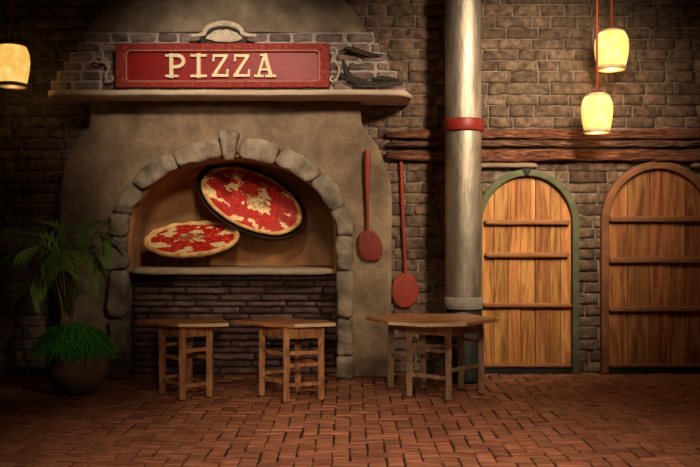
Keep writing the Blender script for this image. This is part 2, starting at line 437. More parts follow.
bm = plate([[(X(522, -.12), Z(168.5, -.12)), (X(532, -.12), Z(168.5, -.12)), (X(528.5, -.12), Z(175, -.12)), (X(525.5, -.12), Z(175, -.12))]], -.128, -.11, .002, 1)
build('frame_catch', bm, M['black'], dA, label='small black wedge-shaped catch at the arch crown')
make_door('door_2', DB, M['door_b'], M['bat_b'], M['brownframe'], .075, 5, [(216, 222, 0), (257, 263, 0), (306.5, 311.5, 0), (363.5, 367, 0)], 'arched russet plank door with brown frame at the right edge', rg)

# ------------------------------------------------------------------ rough beams over the doors
def log(label, py0, py1, y, x0, x1, m, sd, group=None, name='rough_log'):
    z0, z1 = Z(py1, y), Z(py0, y); zc = (z0+z1)/2; hz = (z1-z0)/2; dp = .055
    bm = bmesh.new(); yc = -.05-dp
    def fn(u, v, w_):
        x = (x0+x1)/2+u*(x1-x0)/2
        k = 1+.18*nz((x, 0, sd), 2.2, sd)
        p = Vector((x, yc+v*dp, zc+w_*hz*k+nz((x, 1, 2), 1.5, sd+4)*.010))
        if v < 0:
            p.y += nz((x*3.5, w_*1.2, 0), 2.2, sd+7)*.022
            cr_ = 1-min(1, abs(nz((x*1.1, w_*1.5+.5*nz((x, 2, 2), 3, sd), 0), 1.6, sd+3))*7)
            p.y += .03*cr_*cr_
        p.z += nz((x, w_*.3, v), 9, sd+2)*.006
        p.y = min(p.y, -.078)
        return p
    blob(bm, fn, (300, 4, 12), .5)
    o = build(name, bm, m, loc=((x0+x1)/2, yc, z0)); return tag(o, label, 'log beam', 'rough log beams on the brick wall', 'thing')
log('reddish rough log beam on the brick wall, topmost of the three', 129.5, 139, -.12, .36, 4.6, M['log'], 3.1)
log('grey cracked log beam, middle one of the three on the wall', 140.9, 147.2, -.11, .36, 4.6, M['greylog'], 8.4)
log('thick red-brown log beam, lowest of the three above the doors', 149, 161, -.14, .36, 4.6, M['log'], 15.9)
for (a, b, lb) in ((470, 538, 'thin pale wooden lintel strip above the green-framed door'), (691, 725, 'short pale wooden lintel stub above the brown-framed door at the right edge')):
    bm = bmesh.new(); zt, zb = Z(162.8, -.1), Z(167.6, -.1)
    rbox(bm, ((X(a, -.1)+X(b, -.1))/2, -.085, (zt+zb)/2), (X(b, -.1)-X(a, -.1), .08, zt-zb), .3, (16, 3, 3), .004, 7)
    build('wooden_strip', bm, M['lintel'], loc=((X(a, -.1)+X(b, -.1))/2, -.05, zb), label=lb, cat='wooden strip', group='pale wooden strips over the doors', kind='thing')

# ------------------------------------------------------------------ pizza oven
YF = -.33
oven = thing('pizza_oven', 'large plastered brick pizza oven with stone arch, mantel shelf and domed hood', 'oven', (X(228, YF), -.2, 0))
L_ = [(88, 96), (89, 123), (82.5, 131), (77, 138), (71.5, 147), (67, 156), (64, 164), (62, 172), (59.8, 186), (58.8, 200), (58.5, 228), (58.5, 300), (59, 379)]
R_ = [(390, 379), (391.5, 300), (392.3, 223), (391.6, 189), (389.2, 178), (386, 169), (382.8, 158), (378.5, 147.5), (373, 139.5), (367, 132), (361.5, 121), (360.5, 96)]
def pz(p, y): return (X(p[0], y), max(0., Z(p[1], y)))
def dense(pl, k=3):
    v = smoothpath([Vector((a, b, 0)) for a, b in pl], k); return [(p.x, max(0, p.y)) for p in v]
Lw = dense([pz(p, YF) for p in L_]); Rw = dense([pz(p, YF) for p in R_])
ACX = X(231, YF); AS = Z(235, YF); AW = X(231, YF)-X(125, YF); AH = Z(153, YF)-AS   # opening of the body (stones cover its rim)
inner = [(ACX+AW, 0)]+[(ACX+AW*math.cos(PI*i/40), AS+AH*math.sin(PI*i/40)) for i in range(41)]+[(ACX-AW, 0)]
Lw[-1] = (Lw[-1][0], 0); Rw[0] = (Rw[0][0], 0)
bm = plate([list(reversed(Lw))[0:0]+Lw+list(reversed(inner))+Rw], YF, -.02, .035, 4)
o = build('oven_body', bm, M['plaster'], oven); smooth_angle(o, 35)
# chamber lining
NB = .46
bm = bmesh.new()
iw = X(231, YF)-X(128, YF); ih = Z(156.5, YF)-AS
zl = Z(272, -.36)
prof = [(ACX+iw, zl-.02)]+[(ACX+iw, zl+(AS-zl)*k/3) for k in (1, 2)]+[(ACX+iw*math.cos(PI*i/40), AS+ih*math.sin(PI*i/40)) for i in range(41)]+[(ACX-iw, zl+(AS-zl)*k/3) for k in (2, 1)]+[(ACX-iw, zl-.02)]
ys = [YF+.01, -.1, .1, .3, NB-.05, NB]
rings = []
for t, y in enumerate(ys):
    k = 1.0 if t < 4 else (.985 if t == 4 else .94)
    rings.append([bm.verts.new((ACX+(x-ACX)*k, y, zz if zz < AS else AS+(zz-AS)*k)) for x, zz in prof])
for t in range(len(ys)-1):
    for i in range(len(prof)-1):
        bm.faces.new((rings[t][i], rings[t][i+1], rings[t+1][i+1], rings[t+1][i])).smooth = True
bm.faces.new(rings[-1])
orings = [[bm.verts.new((ACX+(x-ACX)*1.025, y, zz if zz < AS else AS+(zz-AS)*1.03)) for x, zz in prof] for y in (YF+.01, NB+.04)]
for i in range(len(prof)-1): bm.faces.new((orings[0][i], orings[1][i], orings[1][i+1], orings[0][i+1]))
for i in range(len(prof)-1): bm.faces.new((orings[0][i], orings[0][i+1], rings[0][i+1], rings[0][i]))
bm.faces.new(list(reversed(orings[1])))
me_ = build('oven_chamber', bm, M['niche'], oven)
# floor of the chamber + front ledge
bm = bmesh.new()
zt = Z(268.3, -.4); zb = Z(275.3, -.4)
xa, xb = X(126.5, -.37), X(335.5, -.37)
rbox(bm, ((xa+xb)/2, (-.385-.06)/2, (zt+zb)/2), (xb-xa, .325, zt-zb), .35, (60, 4, 4), .004, 8)
build('oven_ledge', bm, M['ledge'], oven, label='pale worn stone ledge across the oven mouth')
bm = bmesh.new(); box(bm, ACX-iw-.02, ACX+iw+.02, -.07, NB+.03, zb+.002, zt-.004); build('hearth_floor', bm, M['niche'], oven)
# brick infill under the ledge
bm = bmesh.new(); zz = 0.0; r_ = 0
bx0, bx1 = ACX-AW+.02, ACX+AW-.01
while zz < zb-.03:
    h = random.uniform(.056, .072); z1 = min(zz+h, zb-.005)
    x = bx0-random.uniform(0, .2)
    while x < bx1:
        L = random.choice((.28, .38, .45, .55))*random.uniform(.9, 1.1)
        a, b = max(x+.007, bx0), min(x+L-.007, bx1)
        if b-a > .04: brick_face(bm, a, b, zz+.007, z1-.007, -.135+random.uniform(-.02, .018), -.08, .007, max(3, int((b-a)/.035)), 3, random.random()*50, bulge=.014)
        x += L
    zz = z1
s = len(bm.faces); box(bm, bx0-.005, bx1+.005, -.105, -.03, 0, zb-.002); bm.faces.ensure_lookup_table()
for f in bm.faces[s:]: f.material_index = 1
build('brick_infill', bm, [M['oldbrick'], M['soot']], oven, label='thin sooty bricks under the ledge')
# arch stones
YS = -.40
SX, SZ = X(231, YS), Z(236, YS)
ow, oh = X(231, YS)-X(107.5, YS), Z(137, YS)-SZ
jw, jh = X(231, YS)-X(127.5, YS), Z(158, YS)-SZ
def arch_at(t, s):   # t: <0 left column going down, 0..PI arch left->right, >PI right column ; s 0 inner 1 outer
    if t < 0: return SX-(jw+(ow-jw)*s), SZ+t
    if t > PI: return SX+(jw+(ow-jw)*s), SZ-(t-PI)
    return SX-(jw+(ow-jw)*s)*math.cos(t), SZ+(jh+(oh-jh)*s)*math.sin(t)
def ang(px, py):
    dx = (X(px, YS)-SX)/ow; dz = (Z(py, YS)-SZ)/oh
    return math.atan2(dz, -dx)
def stone(t0, t1, key=0, nt=10):
    bm = bmesh.new(); sd = random.random()*60
    gap = .005
    fat = random.uniform(-.16, .0)
    def fn(u, v, w_):
        t = t0+gap+(t1-t0-2*gap)*(u+1)/2; s = (v+1)/2
        s = s*(1+fat)-fat/2 if not key else s*1.42-.12
        if key: t = (t0+t1)/2+(t1-t0)/2*u*(.72+.3*s)
        x, z = arch_at(t, s)
        p = Vector((x, -.36-.058*(1.4 if key else 1)*w_-(.02 if key else 0), z))
        d = Vector((nz(p, 9, sd), nz(p, 7, sd+4)*1.5, nz(p, 9, sd+8)))*.022+Vector((nz(p, 28, sd), nz(p, 28, sd+2), nz(p, 28, sd+5)))*.006
        p = p+d
        p.z = max(p.z, 0.0); p.y = min(p.y, -.30)
        return p
    blob(bm, fn, (nt, 6, 5), .38)
    build('keystone' if key else 'arch_stone', bm, M['stone'], oven, smooth=True, **({'label': 'narrow wedge-shaped stone at the crown of the arch'} if key else {}))
tl = [-(SZ-0), Z(355.5, YS)-SZ, Z(318.5, YS)-SZ, Z(270, YS)-SZ, Z(237, YS)-SZ, ang(111, 211), ang(127, 181), ang(170, 151), ang(220.5, 137), ang(238.5, 137), ang(283, 143), ang(325, 170), ang(345, 205)]
tr = [PI+(SZ-Z(236, YS)), PI+(SZ-Z(270, YS)), PI+(SZ-Z(319, YS)), PI+(SZ-Z(356, YS)), PI+SZ]
tt = tl+tr
for i in range(len(tt)-1): stone(tt[i], tt[i+1], key=(i == 8), nt=16 if tt[i+1]-tt[i] > .3 else 10)
# mantel shelf
YM = -.66
mx0, mx1 = X(45.5, YM+.17), X(413.5, YM+.12); mz1, mz0 = Z(89.3, YM), Z(95.2, YM)
bm = bmesh.new()
def mfn(u, v, w_):
    # v front -1 .. back 1
    y = -.05+(YM+.05)*(1-v)/2
    hw = (mx1-mx0)/2; cx = (mx0+mx1)/2
    k = (1-v)/2
    e = abs(u); x = cx+u*hw
    cr = .2
    over = max(0, (e*hw-(hw-cr))/cr)
    y = y+(-.05-y)*0+ (0.22*(1-math.sqrt(max(0, 1-over*over))) * k)
    z = mz0+(mz1-mz0)*(w_+1)/2
    p = Vector((x, y, z)); p.z += nz(p, 5, 3)*.004; p.y += nz(p, 6, 8)*.006*k
    return p
blob(bm, mfn, (110, 12, 4), .12)
build('mantel_shelf', bm, M['mantel'], oven, smooth=False, label='pale wooden mantel shelf with rounded ends')
# stepped brick tiers on the mantel
tiers = [(32.5, 42, 83, 375, 43), (43, 51.5, 76, 380, 44.5), (52.5, 61, 68, 387, 46), (62, 70, 62, 390, 47), (71, 80, 55, 398, 48.5), (81, 89.5, 49, 407, 50)]
bm = bmesh.new()
for (p0, p1, l, r, dd) in tiers:
    yf = -dd/100; za, zb_ = Z(p1+.9, yf), Z(p0, yf)
    xl, xr = X(l, yf), X(r, yf)
    if p1 > 85: za = mz1-.012
    s = len(bm.faces); box(bm, xl+.012, xr-.012, yf+.012, -.06, za-.005, zb_+.004, .006); bm.faces.ensure_lookup_table()
    for f in bm.faces[s:]: f.material_index = 1
    x = xl
    while x < xr-.03:
        L = random.uniform(.17, .30); b = min(x+L, xr)
        if xr-b < .08: b = xr
        bw = b-x
        rbox(bm, ((x+b)/2, yf+.05, (za+zb_)/2), (bw-.02, .11, zb_-za-.018), .3, (6, 3, 3), .012, 18)
        x = b
    for sx in (xl, xr):   # bricks on the flanks
        yy = yf+.11
        while yy < -.1:
            L = min(.2, -.08-yy); rbox(bm, (sx+(.045 if sx == xl else -.045), yy+L/2, (za+zb_)/2), (.1, L-.016, zb_-za-.014), .3, (3, 4, 3), .005, 16); yy += .2
build('brick_tiers', bm, [M['hoodbrick'], M['hoodmortar']], oven, label='stepped purplish bricks with pale mortar around the hood foot')
# hood dome
bm = bmesh.new(); rings = []
hp = [(36, 140.5, .40), (29, 139.5, .405), (22, 137.3, .40), (12, 131, .385), (0, 121.5, .365), (-12, 110, .35), (-24, 97, .34), (-50, 80, .33)]
hp2 = smoothpath([Vector(h) for h in hp], 4)
for h in hp2:
    py, hw, dp = h; z = Z(py, -.3); cx = X(228.5, -.05); hw = hw*7.93/800
    z = min(z, ZC+.01)
    ring = []
    for k in range(49):
        a = PI*k/48; ca, sa = math.cos(a), math.sin(a); n_ = 2.6
        x = cx-hw*math.copysign(abs(ca)**(2/n_), ca); y = -.05-dp*sa**(2/n_)
        p = Vector((x, y, z)); p += Vector((0, nz(p, 2.5, 4)*.012, 0))
        ring.append(bm.verts.new(p))
    rings.append(ring)
for i in range(len(rings)-1):
    for k in range(48): bm.faces.new((rings[i][k], rings[i][k+1], rings[i+1][k+1], rings[i+1][k])).smooth = True
for ring in (rings[0], rings[-1]): bm.faces.new(ring)
for i in range(len(rings)-1): bm.faces.new((rings[i][0], rings[i+1][0], rings[i+1][48], rings[i][48]))
bmesh.ops.remove_doubles(bm, verts=bm.verts, dist=1e-5)
build('hood', bm, M['hoodplaster'], oven)

# ------------------------------------------------------------------ pizza sign on the mantel
YG = -.615
sgn = thing('pizza_sign', 'long red wooden sign reading PIZZA in cream slab letters on the mantel', 'sign', (X(222.5, YG), YG+.04, mz1))
def rrect(px0, px1, py0, py1, y, r, n=5):
    x0, x1, z0, z1 = X(px0, y), X(px1, y), Z(py1, y), Z(py0, y); out = []
    for (cx, cz, a0) in ((x1-r, z1-r, 0), (x0+r, z1-r, 90), (x0+r, z0+r, 180), (x1-r, z0+r, 270)):
        for k in range(n+1):
            a = math.radians(a0+90*k/n); out.append((cx+r*math.cos(a), cz+r*math.sin(a)))
    return out
sb = Z(87.3, YG)
bm = bmesh.new(); box(bm, X(116.5, YG), X(328.5, YG), YG+.028, YG+.09, Z(86.6, YG), Z(44, YG), .004)
build('sign_board', bm, M['signpanel'], sgn, label='deep red flat panel behind the letters')
bm = plate([rrect(115.5, 329.5, 43, 87.2, YG, .006, 2), rrect(127.5, 318.5, 51.5, 80, YG, .035)], YG, YG+.06, .007, 2)
o = build('sign_frame', bm, M['signframe'], sgn, label='raised worn red frame around the panel'); smooth_angle(o)
bm = plate([rrect(126, 320, 50, 81.5, YG, .04), rrect(126.9, 319.1, 50.8, 80.7, YG, .036)], YG-.003, YG+.01)
build('groove_line', bm, M['groove'], sgn, label='thin pale routed line')
for px in (135, 310):
    bm = bmesh.new(); box(bm, X(px-6, YG), X(px+6, YG), YG+.02, YG+.08, mz1-.001, Z(86.5, YG)+.005); build('sign_foot', bm, M['black'], sgn)
def stroke(bm, pts, wd, y0, y1, ext=0.4):
    pts = [Vector((p[0], 0, p[1])) for p in pts]; n = len(pts)
    Lr = []
    for i, p in enumerate(pts):
        t = (pts[min(i+1, n-1)]-pts[max(i-1, 0)]).normalized(); nn = Vector((-t.z, 0, t.x))
        ex = -t*wd*ext if i == 0 else (t*wd*ext if i == n-1 else Vector((0, 0, 0)))
        q = p+ex; k = .82 if i in (0, n-1) else 1
        Lr.append((q+nn*wd/2*k, q-nn*wd/2*k))
    pl = [(a.x, a.z) for a, b in Lr]+[(b.x, b.z) for a, b in reversed(Lr)]
    prism(bm, pl, y0, y1)
def arc(cx, cy, rx, ry, a0, a1, n=10): return [(cx+rx*math.cos(math.radians(a0+(a1-a0)*i/n)), cy+ry*math.sin(math.radians(a0+(a1-a0)*i/n))) for i in range(n+1)]
T, t_ = .19, .125
G = {'P': [([(.3, 0.04), (.3, .96)], T), ([(.08, .05), (.58, .05)], t_), ([(.08, .94), (.55, .94)], t_), ([(.3, .94), (.55, .94)]+arc(.58, .70, .28, .24, 85, -85)+[(.5, .45), (.3, .45)], .15)],
     'I': [([(.5, 0.04), (.5, .96)], T*1.05), ([(.12, .05), (.88, .05)], t_*1.1), ([(.12, .94), (.88, .94)], t_*1.1)],
     'Z': [([(.16, .93), (.84, .93)], .14), ([(.82, .9), (.16, .1)], T*.9), ([(.12, .07), (.88, .07)], .14), ([(.15, .92), (.13, .72)], .11), ([(.87, .07), (.9, .30)], .11)],
     'A': [([(.46, .95), (.16, .06)], .13), ([(.5, .95), (.80, .06)], T), ([(.27, .33), (.7, .33)], .11), ([(.02, .05), (.38, .05)], t_), ([(.58, .05), (1.0, .05)], t_), ([(.32, .95), (.55, .95)], t_)]}
YL = YG-.002
for ch, a, b in (('P', 164.5, 186.5), ('I', 189.5, 207.5), ('Z', 211, 229.5), ('Z', 232.5, 251), ('A', 255, 275)):
    x0, x1, z0, z1 = X(a, YL), X(b, YL), Z(77, YL), Z(54, YL); H_ = z1-z0
    bm = bmesh.new()
    for i, (pts, wd) in enumerate(G[ch]):
        stroke(bm, [(x0+(x1-x0)*u, z0+H_*v) for u, v in pts], wd*H_, YL-i*.0004, YG+.03)
    build('letter', bm, M['letter'], sgn)
# crown ornament
def crown_arc(px0, px1, pyb, pyt, y):
    pts = [(px0, pyb), (px0+7, pyb-.3)]
    cx = (px0+px1)/2
    for i in range(21):
        a = PI-PI*(i/20)
        pts.append((cx+(px1-px0-28)/2*math.cos(a), pyb-2-(pyb-2-pyt)*math.sin(a)))
    pts += [(px1-7, pyb-.3), (px1, pyb)]
    return [(X(a, y), Z(b, y)) for a, b in pts]
bm = plate([[(X(a, YG), Z(b, YG)) for a, b in [(200, 43.5), (245, 43.5), (247, 36), (240, 29), (230, 25), (222, 24), (213, 25.5), (205, 30), (199, 36)]]], YG+.04, YG+.065, .003, 1)
build('crown_backing', bm, M['black'], sgn)  # added dark support plate; its black stands in for shade under the arch
bm = bmesh.new(); pp = crown_arc(189.5, 256, 35, 22.8, YG); pv = [Vector((x, YG+.03+.008*0, z)) for x, z in pp]
pv = smoothpath([p for p in pv], 2)
wd = [(.018+.012*math.sin(PI*i/(len(pv)-1)))*(1+.15*nz((i, 0, 0), .7)) for i in range(len(pv))]
tube(bm, pv, wd, 8)
build('crown_arch', bm, M['cream'], sgn, smooth=True, label='cream plaster arch moulding')
pl = [(205, 38.5), (207, 35), (211, 32.5), (213, 30.5), (219, 29), (222, 29.6), (226, 28.8), (231, 30), (236, 32), (239, 34.5), (243, 38), (240, 39.2), (236, 41), (228, 41.8), (216, 41.2), (211, 39.5)]
bm = plate([[(X(a, YG), Z(b, YG)) for a, b in pl]], YG+.012, YG+.045, .006, 2)
o = build('crown_plaque', bm, M['cream'], sgn, label='ragged cream half-oval plaque'); smooth_angle(o)
for pts, rr in (([(114, 47), (109, 46), (104, 48), (102.5, 53), (104, 58), (108, 62), (109.5, 68), (106.5, 73), (106, 78), (109, 81.5), (112.5, 80), (112.5, 76.5), (110, 76.5)], 1.25),
                ([(94.5, 58.5), (97, 56.5), (100, 57), (103, 59.5), (100, 62), (97, 61.5), (94.5, 59.8)], 1.5),
                ([(331, 47.5), (334.5, 48), (337, 51), (336, 55), (333, 58), (331, 59.5)], 1.2),
                ([(331, 61), (335.5, 62.5), (338.5, 67), (339, 73), (336, 79), (332.5, 81.5), (330.3, 79.5), (331.5, 76.5), (334, 77.5)], 1.25)):
    bm = bmesh.new(); v = smoothpath([P(a, b, YG+.045) for a, b in pts], 5); n = len(v)
    tube(bm, v, [rr*.0091*(1.15-.35*abs(2*i/n-1)) for i in range(n)], 8)
    build('scroll', bm, M['scroll'], sgn)

# dark dried leaves beside the sign
lf = thing('dried_branch', 'dark dried branch with curled leaves on the mantel right of the sign', 'dried branch', (X(365, -.56), -.56, mz1))
def leaf(path, wid, y, tilt):
    bm = bmesh.new(); v = smoothpath([P(a, b, y+dy) for a, b, dy in path], 6); n = len(v); rows = []
    for i, p in enumerate(v):
        t = (v[min(i+1, n-1)]-v[max(i-1, 0)]).normalized(); nn = Vector((-t.z, 0, t.x))
        f = i/(n-1); k = wid*math.sin(PI*min(1, f*.92+.06))**.7*(1+.25*nz((i, 0, 0), .5))
        r = []
        for j in range(7):
            s = j/3-1
            q = p+nn*s*k+Vector((0, -.018*(1-s*s)+tilt*s*.02+.008*nz((i, j, 3), .6), 0)); r.append(bm.verts.new(q))
        rows.append(r)
    for i in range(n-1):
        for j in range(6): bm.faces.new((rows[i][j], rows[i][j+1], rows[i+1][j+1], rows[i+1][j])).smooth = True
    r = bmesh.ops.solidify(bm, geom=bm.faces[:], thickness=.006)
    build('leaf', bm, M['darkleaf'], lf)
leaf([(342, 50, 0), (347, 49, 0), (355, 50, .01), (367, 53.5, .015), (384, 55, .02)], .026, -.53, .5)
leaf([(343, 60, 0), (345, 67, -.01), (350, 77, -.01), (364, 83, 0), (384, 83.5, 0), (408, 81, .01)], .034, -.56, .3)
leaf([(371, 79.5, 0), (380, 79, 0), (390, 79.5, 0), (398, 80, .01)], .028, -.55, -.4)
bm = bmesh.new()
for pth in ([(345, 85, 0), (354, 86, 0), (375, 86.5, 0), (396, 84.5, 0), (413, 82, 0)], [(344, 48, 0), (354, 50, 0), (370, 56.5, 0), (381, 57.5, 0)], [(343, 61, 0), (346, 72, 0), (354, 82, 0), (365, 88, 0)]):
    v = smoothpath([P(a, b, -.575) for a, b, c in pth], 6); tube(bm, v, [.007*(1-.5*i/len(v)) for i in range(len(v))], 6)
build('stem', bm, M['darkleaf'], lf)

# ------------------------------------------------------------------ pizzas in the oven mouth
def make_pizza(root, c, u, v, n, R, mr, style, rng):
    """c centre, u/v unit axes, n normal, R major radius, mr minor ratio"""
    def at(a, r, h): return c+u*(R*r*math.cos(a))+v*(R*mr*r*math.sin(a))+n*h
    bm = bmesh.new(); seg = 96; prof = [(0, -.014), (.6, -.016), (.93, -.012), (.995, .004), (1.0, .018), (.975, .034), (.945, .038), (.915, .028), (.90, .018)]
    if style == 1: prof = [(r, h*(1.7 if h < 0 else 1.15)) for r, h in prof]
    rings = []
    for (r, h) in prof[1:]:
        rr = []
        for k in range(seg):
            a = 2*PI*k/seg
            w1 = 1+.022*nz((math.cos(a)*2.2, math.sin(a)*2.2, style*5), 1.6)*(1 if r > .8 else 0)
            rr.append(bm.verts.new(at(a, r*w1, h*(1+.35*nz((math.cos(a)*4, math.sin(a)*4, r*3), 1.5)))))
        rings.append(rr)
    for i in range(len(rings)-1):
        for k in range(seg): bm.faces.new((rings[i][k], rings[i][(k+1) % seg], rings[i+1][(k+1) % seg], rings[i+1][k])).smooth = True
    bm.faces.new(list(reversed(rings[0])))
    build('crust', bm, M['crust'], root)
    def sheet(name, m, h0, hfun, mask=None, rmax=.93, nr=34, ns=150, **kw):
        bm = bmesh.new(); g = []
        for i in range(nr+1):
            g.append([bm.verts.new(at(2*PI*k/ns, rmax*i/nr, hfun(rmax*i/nr, 2*PI*k/ns))) for k in range(ns)])
        for i in range(nr):
            for k in range(ns):
                r = rmax*(i+.5)/nr; a = 2*PI*(k+.5)/ns
                if mask is None or mask(r, a):
                    bm.faces.new((g[i][k], g[i][(k+1) % ns], g[i+1][(k+1) % ns], g[i+1][k])).smooth = True
        bmesh.ops.delete(bm, geom=[v_ for v_ in bm.verts if not v_.link_faces], context='VERTS')
        bmesh.ops.remove_doubles(bm, verts=bm.verts, dist=1e-5)
        build(name, bm, m, root, **kw)
    def cm(r, a):       # >0 where sauce shows
        x, y = r*math.cos(a), r*math.sin(a)
        q = nz((x, y, style*3.3), 3.6 if style == 1 else 3.2)*.8+nz((x, y, style*3.3+9), 9)*.35
        if style == 1: q += .30*math.cos(a*6+.5)*min(1, r*2.5)
        else: q += .05-.3*math.exp(-((x-.12)**2+(y+.02)**2)*16)
        q += .17
        q += .22*nz((x, y, 7), 22)
        if r > (.85 if style == 1 else .89): q -= (r-(.85 if style == 1 else .89))*12
        return q
    sheet('cheese', M['cheese'], .016, lambda r, a: .019+.004*nz((r*math.cos(a)*8, r*math.sin(a)*8, 1), 1.2))
    sheet('tomato_sauce', M['sauce'], .02, lambda r, a: .0185+max(-.004, min(.008, cm(r, a)*.05))+.0025*nz((r*math.cos(a)*20, r*math.sin(a)*20, 4), 1.2))
    pcs = 0; first = None; tries = 0
    while pcs < 78 and tries < 3000:
        tries += 1
        r = math.sqrt(rng.random())*.8; a = rng.random()*2*PI
        if cm(r, a) < .12: continue
        pos = at(a, r, .027); s = rng.uniform(.010, .017)
        if first is None:
            bm = bmesh.new(); bmesh.ops.create_icosphere(bm, subdivisions=2, radius=1)
            for q in bm.verts: q.co = q.co*(1+.25*nz(q.co, 1.3, 2)); q.co.z *= .55
            for f in bm.faces: f.smooth = True
            me = bpy.data.meshes.new('tomato_piece'); bm.to_mesh(me); bm.free(); me.materials.append(M['tomato'])
            o = bpy.data.objects.new('tomato_piece', me); first = o
        else: o = first.copy()
        C.objects.link(o); o.parent = root
        o.location = pos-root.location; o.scale = (s, s*rng.uniform(.7, 1), s)
        o.rotation_euler = (Matrix((u, v, n)).transposed() @ Matrix.Rotation(rng.random()*6, 3, 'Z')).to_euler()
        pcs += 1
    bm = bmesh.new()
    for _ in range(130):
        r = math.sqrt(rng.random())*(.28 if style == 1 else .22); a = rng.random()*2*PI
        q = at(a, r, .032)+u*(0 if style == 1 else .06)
        d = (u*rng.uniform(-1, 1)+v*rng.uniform(-1, 1)).normalized()*.010
        tube(bm, [q-d, q+d*.2+n*.003, q+d], .0022, 4)
    build('herb_sprinkle', bm, M['herb'], root, kind='stuff')
def axes(deg, vert, dep):
    a = math.radians(deg); u = Vector((math.cos(a), 0, -math.sin(a)))
    m_ = Vector((math.sin(a), 0, math.cos(a)))
    v = (m_*vert+Vector((0, dep, 0))); L = v.length; v.normalize(); n = u.cross(v).normalized()
    if n.y > 0: n = -n
    return u, v, n, L
rg = random.Random(11)
# flat-lying pizza, tipped towards the room on a low iron stand
yc = -.02
u, v, n, L = axes(-1.5, .165, .33); c = P(192.3, 240.0, yc); R = 47.5*(yc-CAMY)/F
r1 = thing('pizza', 'thin-crust tomato pizza tipped forward, lower and left of the two in the oven', 'pizza', (c.x, yc, c.z-.1), 'pizzas in the oven mouth')
make_pizza(r1, c, u, v, n, R, L/R, 1, rg)
st = thing('pizza_stand', 'low black iron stand under the lower left pizza', 'stand', (c.x, yc, zt))
bm = bmesh.new()
def disc_pt(c, u, v, n, R, mr, a, r, h): return c+u*(R*r*math.cos(a))+v*(R*mr*r*math.sin(a))+n*h
tube(bm, [disc_pt(c, u, v, n, R, L/R, 2*PI*k/24, .35, -.037) for k in range(25)], .007, 6)
build('support_ring', bm, M['black'], st)
for k in range(3):
    a = 2*PI*k/3+.5; q = disc_pt(c, u, v, n, R, L/R, a, .35, -.037)
    bm = bmesh.new(); tube(bm, [q, Vector((q.x, q.y, zt-.004))], .008, 6); build('leg', bm, M['black'], st)
# pizza in its pan, hung tilted on the back wall of the chamber
yc = .21
u, v, n, L = axes(26, .30, .20); c = P(251.5, 201.5, yc); R = 55.5*(yc-CAMY)/F
r2 = thing('pizza', 'larger tomato pizza tilted up inside a black pan, upper right in the oven', 'pizza', (c.x, yc, c.z), 'pizzas in the oven mouth')
make_pizza(r2, c-u*.012*0+n*.012, u, v, n, R*.97, L/R*.98, 2, rg)
pn = thing('iron_pan', 'round black iron pan holding the upper right pizza', 'pan', (c.x, NB-.02, c.z))
bm = bmesh.new(); seg = 72; rings = []
for (r, h) in ((.93, -.03), (1.0, -.02), (1.05, .035), (1.065, .037), (1.06, .028), (1.01, -.03), (.94, -.045)):
    rings.append([bm.verts.new(disc_pt(c, u, v, n, R, L/R, 2*PI*k/seg, r, h)) for k in range(seg)])
for i in range(len(rings)-1):
    for k in range(seg): bm.faces.new((rings[i][k], rings[i][(k+1) % seg], rings[i+1][(k+1) % seg], rings[i+1][k])).smooth = True
bm.faces.new(rings[0]); bm.faces.new(list(reversed(rings[-1])))
build('pan_body', bm, M['pan'], pn)
bm = bmesh.new()
for s_ in (-1, 1): tube(bm, [c+u*s_*.15-n*.04, Vector((c.x+s_*.15, NB-.0, c.z-s_*.05))], .012, 8)
build('wall_bracket', bm, M['pan'], pn)

# ------------------------------------------------------------------ round pillar with red band
YP = -.45; px = X(463.3, YP); pr = X(481.3, YP)-px
pil = thing('flue_pipe', 'tall round grey metal flue pipe with a red band between oven and doors', 'flue pipe', (px, YP, 0))
bm = bmesh.new(); zc = Z(297.5, YP)
lathe(bm, (px, YP, 0), [(pr, zc-.01)]+[(pr*(1+.006*math.sin(k*1.7)), zc+(ZC-zc)*k/16) for k in range(17)], 56)
build('shaft', bm, M['pipe'], pil)
bm = bmesh.new(); zb1, zb0 = Z(120, YP), Z(132, YP)
lathe(bm, (px, YP, 0), [(pr-.01, zb0), (pr+.018, zb0), (pr+.022, zb0+.008), (pr+.022, zb1-.008), (pr+.018, zb1), (pr-.01, zb1)], 56)
build('band', bm, M['redband'], pil, label='red metal band around the pipe')
bm = bmesh.new(); zt0 = Z(1.2, YP)
lathe(bm, (px, YP, 0), [(pr-.01, zt0), (pr+.018, zt0), (pr+.022, zt0+.008), (pr+.022, zt0+.1), (pr-.01, zt0+.108)], 56)
build('band', bm, M['redband'], pil, label='red metal band around the pipe')
bm = bmesh.new(); zq = Z(308.5, YP)
lathe(bm, (px, YP, 0), [(pr-.01, zq), (pr+.012, zq), (pr+.016, zq+.01), (pr+.014, zc), (pr-.004, zc+.012)], 56)
build('collar', bm, M['collar'], pil, label='pale collar at the foot of the shaft')
bm = bmesh.new(); lathe(bm, (px, YP, 0), [(pr+.02, 0), (pr+.02, .04), (pr, .06), (pr, zq+.002)], 48)
build('plinth', bm, M['black'], pil, label='blackened round base under the collar')
bm = bmesh.new()
ph = [(-.085, zq-.16), (-.085, zq-.07)]+[(.085*-math.cos(PI*k/10), zq-.07+.045*math.sin(PI*k/10)) for k in range(1, 10)]+[(.085, zq-.07), (.085, zq-.16)]
tube(bm, [Vector((px-.03+a, YP-math.sqrt(max(0, pr*pr-(a-.03)**2))-.004, b)) for a, b in ph], .006, 6)
build('hatch_rim', bm, M['collar'], pil, label='thin pale arched rim on the base')

